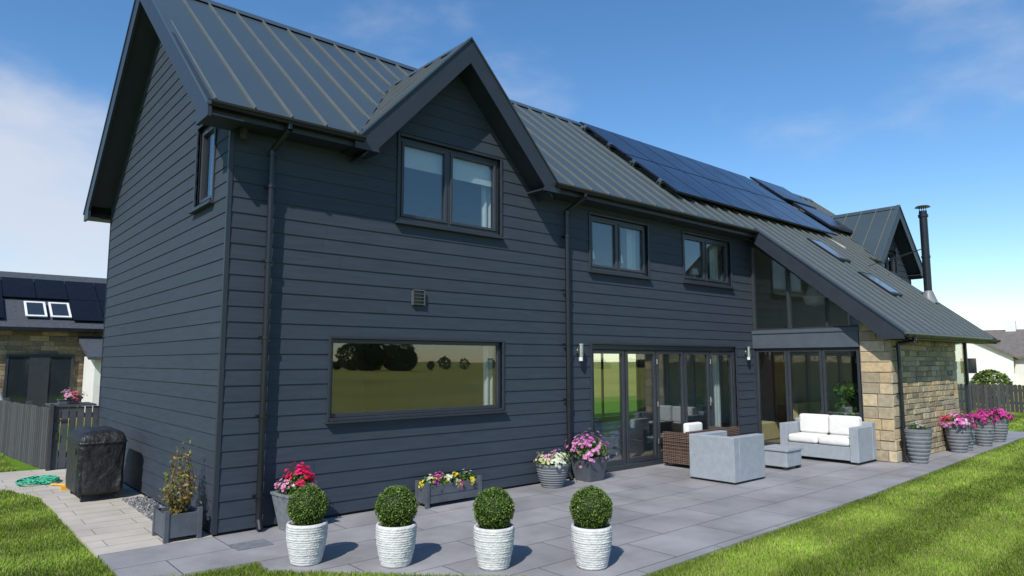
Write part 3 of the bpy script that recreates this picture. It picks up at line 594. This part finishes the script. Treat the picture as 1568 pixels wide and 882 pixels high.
def rpot(name,cx,cy,r0,r1,h,m,ribs=0):
    e=empty(name,(cx,cy,0)); q=MB(); prof=[(r0,0)]
    if ribs:
        for i in range(ribs):
            t=(i+.5)/ribs; r=r0+(r1-r0)*math.sin(t*math.pi/2); z=h*.92*t; prof+=[(r-.002,z-.3*h/ribs),(r+.006,z),(r-.002,z+.3*h/ribs)]
    prof+=[(r1*.97,h*.9),(r1+.012,h*.9),(r1+.014,h),(r1-.01,h),(r1-.015,h-.05)]; q.lathe(cx,cy,0,prof,36); q.make('pot',m,e,smooth=False,bevel=0); return e
e=sqpot('pink_flower_planter',.76,-.26,.24,.37,.4,M['potg'],.1); bloom(e,.76,-.26,.4,.2,.2,.13,[(.85,.45,.6),(.8,.3,.5),(.75,.75,.6)],110,1000,droop=.4); bloom(e,.80,-.24,.47,.14,.14,.15,[(.8,.01,.09),(.75,.02,.2)],240,400)
e=empty('flower_trough',(2.83,-.23,0)); q=MB(); q.box(2.43,3.23,-.345,-.325,.05,.27); q.box(2.43,3.23,-.135,-.115,.05,.27); q.box(2.41,2.43,-.34,-.12,.05,.27); q.box(3.23,3.25,-.34,-.12,.05,.27)
for x in(2.40,3.22):
    for y in(-.36,-.14): q.box(x,x+.045,y,y+.045,0,.31)
q.box(2.45,3.21,-.352,-.346,.15,.155); q.make('box',M['wgrey'],e,bevel=.003); q=MB(); q.box(2.43,3.23,-.325,-.135,.2,.24); q.make('soil',M['soil'],e)
for i in range(5): bloom(e,2.52+i*.155,-.23,.25,.11,.13,.13,YP if i%2 else [(.75,.65,.05),(.45,.03,.4),(.7,.7,.5)],70,330,fs=.02,droop=.3)
e=rpot('ribbed_flower_pot',4.62,-.3,.15,.23,.33,M['potg'],9); bloom(e,4.62,-.3,.34,.26,.24,.16,[(.75,.75,.68),(.6,.65,.3),(.7,.3,.5),(.7,.72,.5)],230,1100,fs=.022,droop=.45)
e=sqpot('square_flower_planter',5.42,-.28,.3,.42,.36,M['wgrey'],0); bloom(e,5.42,-.28,.4,.33,.27,.27,PALE,300,1500,fs=.028,droop=.3)
e=empty('wooden_planter_with_shrub',(-.29,.25,0)); q=MB(); x0,x1,y0,y1=-.46,-.12,.03,.47
for (a,b,c,d) in((x0,x1,y0,y0+.02),(x0,x1,y1-.02,y1),(x0,x0+.02,y0+.02,y1-.02),(x1-.02,x1,y0+.02,y1-.02)): q.box(a,b,c,d,.04,.27)
for x in(x0-.01,x1-.035):
    for y in(y0-.01,y1-.035): q.box(x,x+.045,y,y+.045,0,.31)
q.make('planter_box',M['wgrey'],e,bevel=.003)
q=MB(); q.box(x0+.02,x1-.02,y0+.02,y1-.02,.2,.235); q.make('soil',M['soil'],e)
q=MB(); pts=[]
for i in range(34):
    a=random.uniform(0,6.28); r=random.uniform(.02,.16); z=random.uniform(.25,.7)*(1 if i>5 else 1.18)
    p0=Vector((-.29,.25,.24)); p1=p0+Vector((math.cos(a)*.14,math.sin(a)*.16,z*.45)); p2=p0+Vector((math.cos(a)*r*.6,math.sin(a)*r*.6,z)); q.cyl(p0,p1,.006,.004,5); q.cyl(p1,p2,.004,.002,5)
    for k in range(22): t=random.random(); pts.append((p1.lerp(p2,t) if k%2 else p0.lerp(p1,t))+Vector((random.gauss(0,.03),random.gauss(0,.03),random.gauss(0,.02))))
q.make('stems',M['bark'],e); P=np.array([tuple(p) for p in pts]); polys('foliage',leafquads(P,.022),pal(len(P),[(.3,.22,.05),(.18,.2,.04),(.32,.2,.08),(.12,.16,.03)]),M['leaf'],e)
for (x,y,cols,h) in((11.13,-2.96,[(.35,.3,.35),(.6,.2,.4)],.6),(13.3,-2.96,PALE+PINK,.56),(14.9,-2.98,MAG,.56),(16.0,-2.96,MAG,.52)):
    e=rpot('tall_grey_flower_pot',x,y,.13,.22,h,M['potg'],8); sm_=.7 if x<12 else 1.3; bloom(e,x,y,h,.23*sm_,.22*sm_,.14*sm_,cols,int(230*sm_) if x>12 else 40,900,fs=.03,droop=.4)
e=rpot('tall_grey_flower_pot',13.75,-2.94,.12,.2,.5,M['potg'],8); bloom(e,13.75,-2.94,.5,.22,.2,.16,PINK+PALE,110,600,fs=.03,droop=.3)
# ---------------------------------------------------------------- furniture
e=empty('rattan_armchair',(7.15,-1.65,0)); q=MB()
q.box(6.68,6.82,-2.0,-1.22,.03,.68); q.box(6.823,7.55,-2.0,-1.86,.03,.68); q.box(6.823,7.55,-1.36,-1.22,.03,.68); q.box(6.82,7.53,-1.86,-1.36,.05,.3)
q.make('frame',M['rattan'],e,bevel=.012); c=MB(); c.box(6.85,7.55,-1.85,-1.37,.305,.43); c.box(6.83,6.97,-1.84,-1.38,.44,.64); c.make('cushions',M['gcush'],e,bevel=.04,seg=4,smooth=True)
f=MB(); 
for x in(6.72,7.5):
    for y in(-1.96,-1.27): f.cyl((x,y,0),(x,y,.035),.02)
f.make('feet',M['rubber'],e)
e=empty('rattan_sofa',(10.37,-1.68,0)); q=MB()
q.box(10.6,10.76,-2.4,-.97,.04,.7); q.box(9.98,10.597,-2.4,-2.25,.04,.64); q.box(9.98,10.597,-1.12,-.97,.04,.64); q.box(10.0,10.6,-2.25,-1.12,.06,.3); q.make('frame',M['rattan'],e,bevel=.012)
c=MB(); c.box(9.97,10.5,-2.245,-1.69,.305,.45); c.box(9.97,10.5,-1.68,-1.125,.305,.45); c.box(10.42,10.62,-2.24,-1.69,.45,.8); c.box(10.42,10.62,-1.68,-1.13,.45,.8); c.make('cushions',M['cushion'],e,bevel=.05,seg=4,smooth=True)
f=MB()
for x in(10.02,10.7):
    for y in(-2.36,-1.02): f.cyl((x,y,0),(x,y,.045),.02)
f.make('feet',M['rubber'],e)
e=empty('rattan_side_table',(8.75,-1.6,0)); q=MB(); q.box(8.5,9.05,-1.87,-1.37,.3,.345); q.box(8.52,9.03,-1.85,-1.39,.05,.3); q.make('table',M['rattan'],e,bevel=.01)
f=MB(); f.box(8.54,8.6,-1.83,-1.77,0,.05); f.box(8.95,9.01,-1.83,-1.77,0,.05); f.box(8.54,8.6,-1.47,-1.41,0,.05); f.make('feet',M['rubber'],e); g=MB(); g.box(8.51,9.04,-1.86,-1.38,.347,.352); g.make('glass_top',M['gcush'],e)
e=empty('brown_rattan_bench',(8.2,-.4,0)); q=MB()
def slats(x0,x1,y0,y1,z0,z1):
    z=z0
    while z<z1-.02: q.box(x0,x1,y0,y1,z,min(z+.052,z1),random.uniform(.8,1.2)); z+=.06
    q.box(x0+.012,x1-.012,y0+.012,y1-.012,z0,z1-.01)
slats(7.45,9.0,-.72,-.6,.06,.62); slats(7.45,7.57,-.598,-.15,.06,.58); slats(8.88,9.0,-.598,-.15,.06,.58); q.box(7.58,8.87,-.59,-.15,.08,.3)
q.make('frame',M['brattan'],e,bevel=.006); c=MB(); c.box(7.6,8.2,-.59,-.16,.305,.42); c.box(8.22,8.86,-.59,-.16,.305,.42); c.box(7.6,8.05,-.58,-.46,.42,.74); c.make('cushions',M['cushion'],e,bevel=.04,seg=4,smooth=True)
f=MB(); [f.cyl((x,y,0),(x,y,.07),.02) for x in(7.5,8.95) for y in(-.67,-.2)]; f.make('feet',M['rubber'],e)
e=empty('covered_barbecue',(-.52,3.3,0)); q=MB(); rings=[]
for z,hx,hy,ex in((.06,.275,.48,.25),(.13,.27,.475,.25),(.22,.275,.48,.24),(.31,.27,.475,.22),(.4,.268,.475,.2),(.5,.27,.478,.19),(.6,.273,.485,.18),(.72,.28,.5,.17),(.8,.275,.49,.18),(.86,.255,.45,.22),(.895,.2,.38,.3),(.905,.1,.25,.5)):
    rings.append((-.53,3.32,z,hx,hy,ex))
q.loft(rings,72,jit=.006,fold=.05); o=q.make('cover',M['cover'],e,smooth=True,subsurf=1)
q=MB(); q.loft([(-.53,3.32,.735,.288,.507,.17),(-.53,3.32,.75,.291,.51,.17),(-.53,3.32,.765,.286,.502,.17)],48); q.box(-.815,-.81,3.0,3.12,.6,.68); q.make('cover_hem',M['cover'],e)
f=MB(); [f.cyl((x-.015,y,.05),(x+.015,y,.05),.05,n=16) for x in(-.72,-.34) for y in(2.95,3.7)]; [f.box(x-.01,x+.01,y-.01,y+.01,.05,.2) for x in(-.72,-.34) for y in(2.95,3.7)]; f.make('wheels',M['rubber'],e)
q=MB(); pts=[]
for i in range(110):
    a=i*.33; r=.28+.08*math.sin(i*.7)-.001*i; pts.append((-1.0+r*math.cos(a)*.8+.001*i,5.0+r*math.sin(a)*1.2,.02+.04*abs(math.sin(i*.21))))
q.tube(pts,.011,7); q.make('garden_hose',M['hose'],smooth=True); q=MB(); q.tube([(-.85,4.6,.02),(-.7,4.4,.02),(-.75,4.1,.02)],.014,7); q.box(-.8,-.7,4.05,4.15,.0,.05); q.make('hose_connector',mat('orange_plastic',(.7,.35,.03),.5,ns=9,na=.1))
# ---------------------------------------------------------------- fences
def fence(name,a,b,h,bw=.11,gap=.02,z0=-.03):
    e=empty(name,(a[0],a[1],0)); q=MB(); a=Vector((*a,0));b=Vector((*b,0)); d=(b-a); L=d.length; d.normalize(); n=Vector((-d.y,d.x,0)); t=0
    while t<L:
        hh=h+random.uniform(-.012,.012); p=a+d*t; q.prism([p+Vector((0,0,z0)),p+d*bw+Vector((0,0,z0)),p+d*bw+Vector((0,0,hh-.02)),p+d*bw/2+Vector((0,0,hh)),p+Vector((0,0,hh-.02))],n*.018,random.uniform(.7,1.2)); t+=bw+gap
    q.make('boards',M['fence'],e); q=MB()
    for z in(.25,h-.25): q.prism([a-n*.001+Vector((0,0,z)),a-n*.04+Vector((0,0,z)),a-n*.04+Vector((0,0,z+.08)),a-n*.001+Vector((0,0,z+.08))],d*L)
    t=0
    while t<=L: p=a+d*t-n*.09; q.box(p.x-.045,p.x+.045,p.y-.045,p.y+.045,z0,h+.04); t+=1.8
    q.make('rails_and_posts',M['fence'],e); return e
fence('timber_fence',(-.68,6.6),(-1.9,17),1.02)
fence('timber_fence',(27.5,-12),(27.5,14),.95)
e=empty('bin_store',(-.33,6.8,0)); q=MB(); x=-.66
while x<-.06: q.box(x,x+.1,6.32,6.345,.02,1.04,random.uniform(.6,1.1)); x+=.115
q.box(-.7,-.04,6.3,7.1,1.045,1.075,.9); q.box(-.68,-.66,6.35,7.1,.02,1.04,.8); 
for z in(.2,.85): q.box(-.66,-.08,6.346,6.38,z,z+.08,.7)
q.box(-.72,-.665,6.27,6.33,0,1.1,.6); q.make('slatted_store',mat('dark_store_timber',(.06,.065,.075),.75,attr=True,ns=8,na=.2),e)
q=MB(); q.box(-.62,-.58,6.29,6.315,.5,.62); q.box(-.63,-.45,6.3,6.315,.8,.83); q.make('hinges',M['rubber'],e)
e=empty('flower_box',(-.4,6.5,1.08)); q=MB(); q.box(-.58,-.26,6.42,6.6,1.08,1.17); q.box(-.59,-.25,6.41,6.61,1.15,1.175); q.make('box',M['wgrey'],e); bloom(e,-.42,6.5,1.17,.2,.14,.12,[(.75,.7,.65),(.75,.15,.25),(.7,.35,.5)],130,500,fs=.024,droop=.2)
# ---------------------------------------------------------------- neighbouring house
nb=empty('neighbour_house',(0,22,0)); q=MB(); q.prism([(-9,22,0),(10,22,0),(10,29,0),(-9,29,0)],(0,0,3.05)); q.make('wall_core',M['mortar'],nb)
q=MB(); stones(q,lambda u,z,o:(u,22-o,z),-6,4,.0,3.0,(.12,.2),(.25,.6),99,c0=.35,c1=.85); q.make('stone_walls',M['stone'],nb)
q=MB(); q.prism([(-9.3,21.55,3.0),(-9.3,25.5,5.35),(-9.3,29.4,3.0)],(19.6,0,0)); q.make('roof',M['slate'],nb)
q=MB(); q.box(-9.3,10.3,21.4,21.55,2.9,3.02); q.make('gutter',M['black'],nb)
def nr(x,y,h): n=Vector((0,-.595,1)).normalized(); return Vector((x,y,3.0+.595*(y-21.55)))+n*h
q=MB();w=MB();q2=MB()
def nslab(mb,x0,x1,y0,y1,h0,h1):
    p=[nr(x,y,h) for h in(h0,h1) for x,y in((x0,y0),(x1,y0),(x1,y1),(x0,y1))]; mb.add(p,[(0,3,2,1),(4,5,6,7),(0,1,5,4),(1,2,6,5),(2,3,7,6),(3,0,4,7)])
for i in range(12):
    for r in range(2):
        x0=-5.4+i*1.02; 
        if r==0 and (.1<x0+.5<1.9): continue
        nslab(q,x0,x0+1.0,21.95+r*1.45,23.38+r*1.45,.08,.12)
q.make('solar_panels',M['solarb'],nb)
for x0 in(.3,1.05):
    for (a,b,c,d) in((x0,x0+.65,22.1,22.18),(x0,x0+.65,23.02,23.1),(x0,x0+.07,22.18,23.02),(x0+.58,x0+.65,22.18,23.02)): nslab(w,a,b,c,d,.1,.14)
    nslab(q2,x0+.05,x0+.6,22.15,23.05,.09,.12)
w.make('roof_windows',M['white'],nb); q2.make('roof_window_glass',M['dglass'],nb)
q=MB(); q.box(-.1,1.75,21.9,21.95,0,2.0); q.box(-3.5,-2.2,21.9,21.95,.8,2.0); q.make('doors_and_windows',M['dglass'],nb)
q=MB(); q.box(-.18,-.1,21.88,21.94,0,2.08); q.box(1.75,1.83,21.88,21.94,0,2.08); q.box(-.1,1.75,21.88,21.94,2.0,2.08); q.box(.5,1.1,21.87,21.89,0,2.0); q.make('door_frames',M['frame'],nb)
q=MB(); q.box(2.15,3.6,19.8,21.85,0,2.0); q.make('porch_walls',M['render'],nb); q=MB(); q.prism([(1.9,19.5,1.98),(1.9,21.85,2.75),(1.9,21.85,2.6),(1.9,19.5,1.88)],(2,0,0)); q.make('porch_roof',M['slate'],nb)
e=empty('parked_car',(-2.6,19.3,0)); q=MB()
prof=[(-4.2,.35),(-4.25,.75),(-4.05,.95),(-3.2,1.02),(-2.6,1.42),(-1.3,1.45),(-.65,1.05),(-.25,.9),(-.15,.6),(-.2,.3)]
q.prism([(x-.25,18.5,z) for x,z in prof],(0,1.7,0)); q.make('body',M['white'],e,bevel=.08,seg=3,smooth=False)
q=MB(); q.prism([(-3.3,18.485,1.05),(-2.8,18.485,1.36),(-1.6,18.485,1.38),(-1.1,18.485,1.08)],(0,1.73,0)); q.make('windows',M['dglass'],e)
q=MB(); [q.cyl((x,y,.32),(x,y+.2,.32),.32,n=20) for x in(-3.6,-1.25) for y in(18.45,20.05)]; q.make('wheels',M['rubber'],e)
def farhouse(x,y,w,d,h,rh,ang):
    e=empty('distant_house',(x,y,0)); R_=Matrix.Rotation(ang,3,'Z'); f=lambda a,b,c:Vector((x,y,0))+R_@Vector((a,b,c))
    q=MB(); q.prism([f(-w/2,-d/2,-.1),f(w/2,-d/2,-.1),f(w/2,d/2,-.1),f(-w/2,d/2,-.1)],(0,0,h)); q.prism([f(-w/2,-d/2,h-.1),f(-w/2,0,h+rh-.15),f(-w/2,d/2,h-.1)],f(w,0,0)-f(0,0,0)); q.make('walls',M['render'],e)
    q=MB(); 
    for s in(-1,1): q.prism([f(-w/2-.3,s*(d/2+.4),h-.25),f(-w/2-.3,0,h+rh),f(-w/2-.3,0,h+rh-.15),f(-w/2-.3,s*(d/2+.4),h-.4)],f(w+.6,0,0)-f(0,0,0))
    q.make('roof',mat('brown_roof_tiles',(.13,.115,.105),.8,ns=3,na=.2),e); q=MB()
    for i in range(-2,3):
        c=i*w/5; q.prism([f(c-.5,-d/2-.03,.9),f(c+.5,-d/2-.03,.9),f(c+.5,-d/2-.03,2.0),f(c-.5,-d/2-.03,2.0)],f(0,.02,0)-f(0,0,0))
    for s in(-1,1): q.prism([f(s*(w/2+.02),-.5,.9),f(s*(w/2+.02),.5,.9),f(s*(w/2+.02),.5,2.0),f(s*(w/2+.02),-.5,2.0)],f(.01,0,0)-f(0,0,0))
    q.make('windows',M['dglass'],e)
    q=MB(); q.prism([f(w*.3,-.3,h+rh-.5),f(w*.3+.7,-.3,h+rh-.5),f(w*.3+.7,.3,h+rh-.5),f(w*.3,.3,h+rh-.5)],(0,0,1.2)); q.make('chimney',M['render'],e)
farhouse(60,9.5,6,5.5,2.3,1.5,math.radians(15)); farhouse(66,4.5,10,7,2.4,2.0,math.radians(95)); farhouse(80,-4,10,7,2.2,2,math.radians(60))
def hedge(name,x0,x1,y0,y1,h,n,size,cols=GREEN):
    k=max(8,int(math.hypot(x1-x0,y1-y0)/2)); t=rng.uniform(0,1,k); C=np.stack([x0+(x1-x0)*t,y0+(y1-y0)*t,np.zeros(k)],1)+rng.normal(size=(k,3))*[.5*size*3,.5*size*3,0]
    hh=h*rng.uniform(.55,1.1,k); i=rng.integers(0,k,n); d=rng.normal(size=(n,3)); d/=np.linalg.norm(d,axis=1)[:,None]; r=rng.uniform(.6,1.,(n,1))
    P=C[i]+np.stack([d[:,0]*hh[i]*.6,d[:,1]*hh[i]*.6,hh[i]*.5+d[:,2]*hh[i]*.5],1)*1.0; P[:,:2]=C[i,:2]+(d[:,:2]*hh[i][:,None]*.55)*r
    polys(name,leafquads(P,size,d,.7),pal(n,cols),M['leaf'])
hedge('hedge',31,31,-6,5,1.5,16000,.08,[(.12,.18,.035),(.18,.24,.05),(.08,.13,.025)])
FG=[(.06,.09,.045),(.08,.12,.05)]
hedge('distant_trees',10,230,-130,-120,2.6,14000,.35,FG); hedge('distant_trees',62,76,-118,-118,6.0,9000,.4,FG); hedge('distant_trees',300,420,-80,250,5,7000,1.3,[(.05,.08,.05)])
# ---------------------------------------------------------------- camera
yaw,pitch,roll=.8558,.1081,-.0012
fwd=Vector((math.cos(yaw),math.sin(yaw),0)); rt=Vector((math.sin(yaw),-math.cos(yaw),0)); up=Vector((0,0,1))
f2_=fwd*math.cos(pitch)+up*math.sin(pitch); u2=up*math.cos(pitch)-fwd*math.sin(pitch); r_=rt*math.cos(roll)+u2*math.sin(roll); u_=u2*math.cos(roll)-rt*math.sin(roll)
cd=bpy.data.cameras.new('camera'); co=bpy.data.objects.new('camera',cd); S.collection.objects.link(co); S.camera=co
mw=Matrix.Identity(4); 
for i in range(3): mw[i][0]=r_[i]; mw[i][1]=u_[i]; mw[i][2]=-f2_[i]
mw[0][3],mw[1][3],mw[2][3]=-2.4257,-7.5221,1.8; co.matrix_world=mw
cd.sensor_width=36; cd.lens=1038.27/1568*36; cd.clip_end=8000; cd.clip_start=.05
# ---------------------------------------------------------------- light
sd=Vector((-.9,-.52,1.05)).normalized()
sl=bpy.data.lights.new('sun','SUN'); sl.energy=5; sl.angle=math.radians(.5); sl.color=(1,.96,.9); so_=bpy.data.objects.new('sun',sl); S.collection.objects.link(so_)
so_.rotation_euler=sd.to_track_quat('Z','Y').to_euler(); so_.location=(-20,-10,30)
w=bpy.data.worlds.new('World'); S.world=w; w.use_nodes=True; t=w.node_tree; N=t.nodes.new; L=t.links.new; bg=t.nodes['Background']
sky=N('ShaderNodeTexSky'); sky.sky_type='NISHITA'; sky.sun_disc=False; sky.sun_elevation=math.asin(sd.z); sky.sun_rotation=math.atan2(sd.x,sd.y); sky.air_density=1.0; sky.dust_density=.2; sky.ozone_density=2.5; sky.altitude=50
hs=N('ShaderNodeHueSaturation'); hs.inputs['Saturation'].default_value=1.22; hs.inputs['Value'].default_value=1.12; L(sky.outputs[0],hs.inputs['Color'])
bg.inputs[1].default_value=.15
tc=N('ShaderNodeTexCoord'); mp=N('ShaderNodeMapping'); mp.inputs['Scale'].default_value=(1,1,2.2); L(tc.outputs['Generated'],mp.inputs[0])
n=N('ShaderNodeTexNoise'); n.inputs['Scale'].default_value=3.2; n.inputs['Detail'].default_value=9; n.inputs['Roughness'].default_value=.55; L(mp.outputs[0],n.inputs[0])
def mask(dirv,a,b,gain):
    d=N('ShaderNodeVectorMath'); d.operation='DOT_PRODUCT'; L(tc.outputs['Generated'],d.inputs[0]); v=Vector(dirv).normalized(); d.inputs[1].default_value=v
    r=N('ShaderNodeMapRange'); r.interpolation_type='SMOOTHSTEP'; r.inputs[1].default_value=math.cos(math.radians(b)); r.inputs[2].default_value=math.cos(math.radians(a)); r.inputs[3].default_value=0; r.inputs[4].default_value=gain; L(d.outputs['Value'],r.inputs[0]); return r.outputs[0]
def mth(op,a,b):
    m=N('ShaderNodeMath'); m.operation=op
    for i,x in enumerate((a,b)):
        if isinstance(x,(int,float)): m.inputs[i].default_value=x
        else: L(x,m.inputs[i])
    return m.outputs[0]
m1=mask((.10,1.22,.24),3,14,.42); m2=mask((1.09,.26,.45),1,12,.16); m3=mask((.66,.77,.40),1,8,.14); m4=mask((.9,.5,.3),1,8,.16)
tot=mth('ADD',mth('ADD',m1,m2),mth('ADD',m3,m4))
cl=mth('ADD',n.outputs[0],tot)
r=N('ShaderNodeMapRange'); r.interpolation_type='SMOOTHSTEP'; r.inputs[1].default_value=.58; r.inputs[2].default_value=1.02; L(cl,r.inputs[0])
mx=N('ShaderNodeMix'); mx.data_type='RGBA'; L(mth('MULTIPLY',r.outputs[0],.8),mx.inputs[0]); L(hs.outputs[0],mx.inputs[6]); mx.inputs[7].default_value=(4.9,5.1,5.6,1); L(mx.outputs[2],bg.inputs[0])
S.view_settings.view_transform='Standard'; S.view_settings.look='None'; S.view_settings.exposure=0
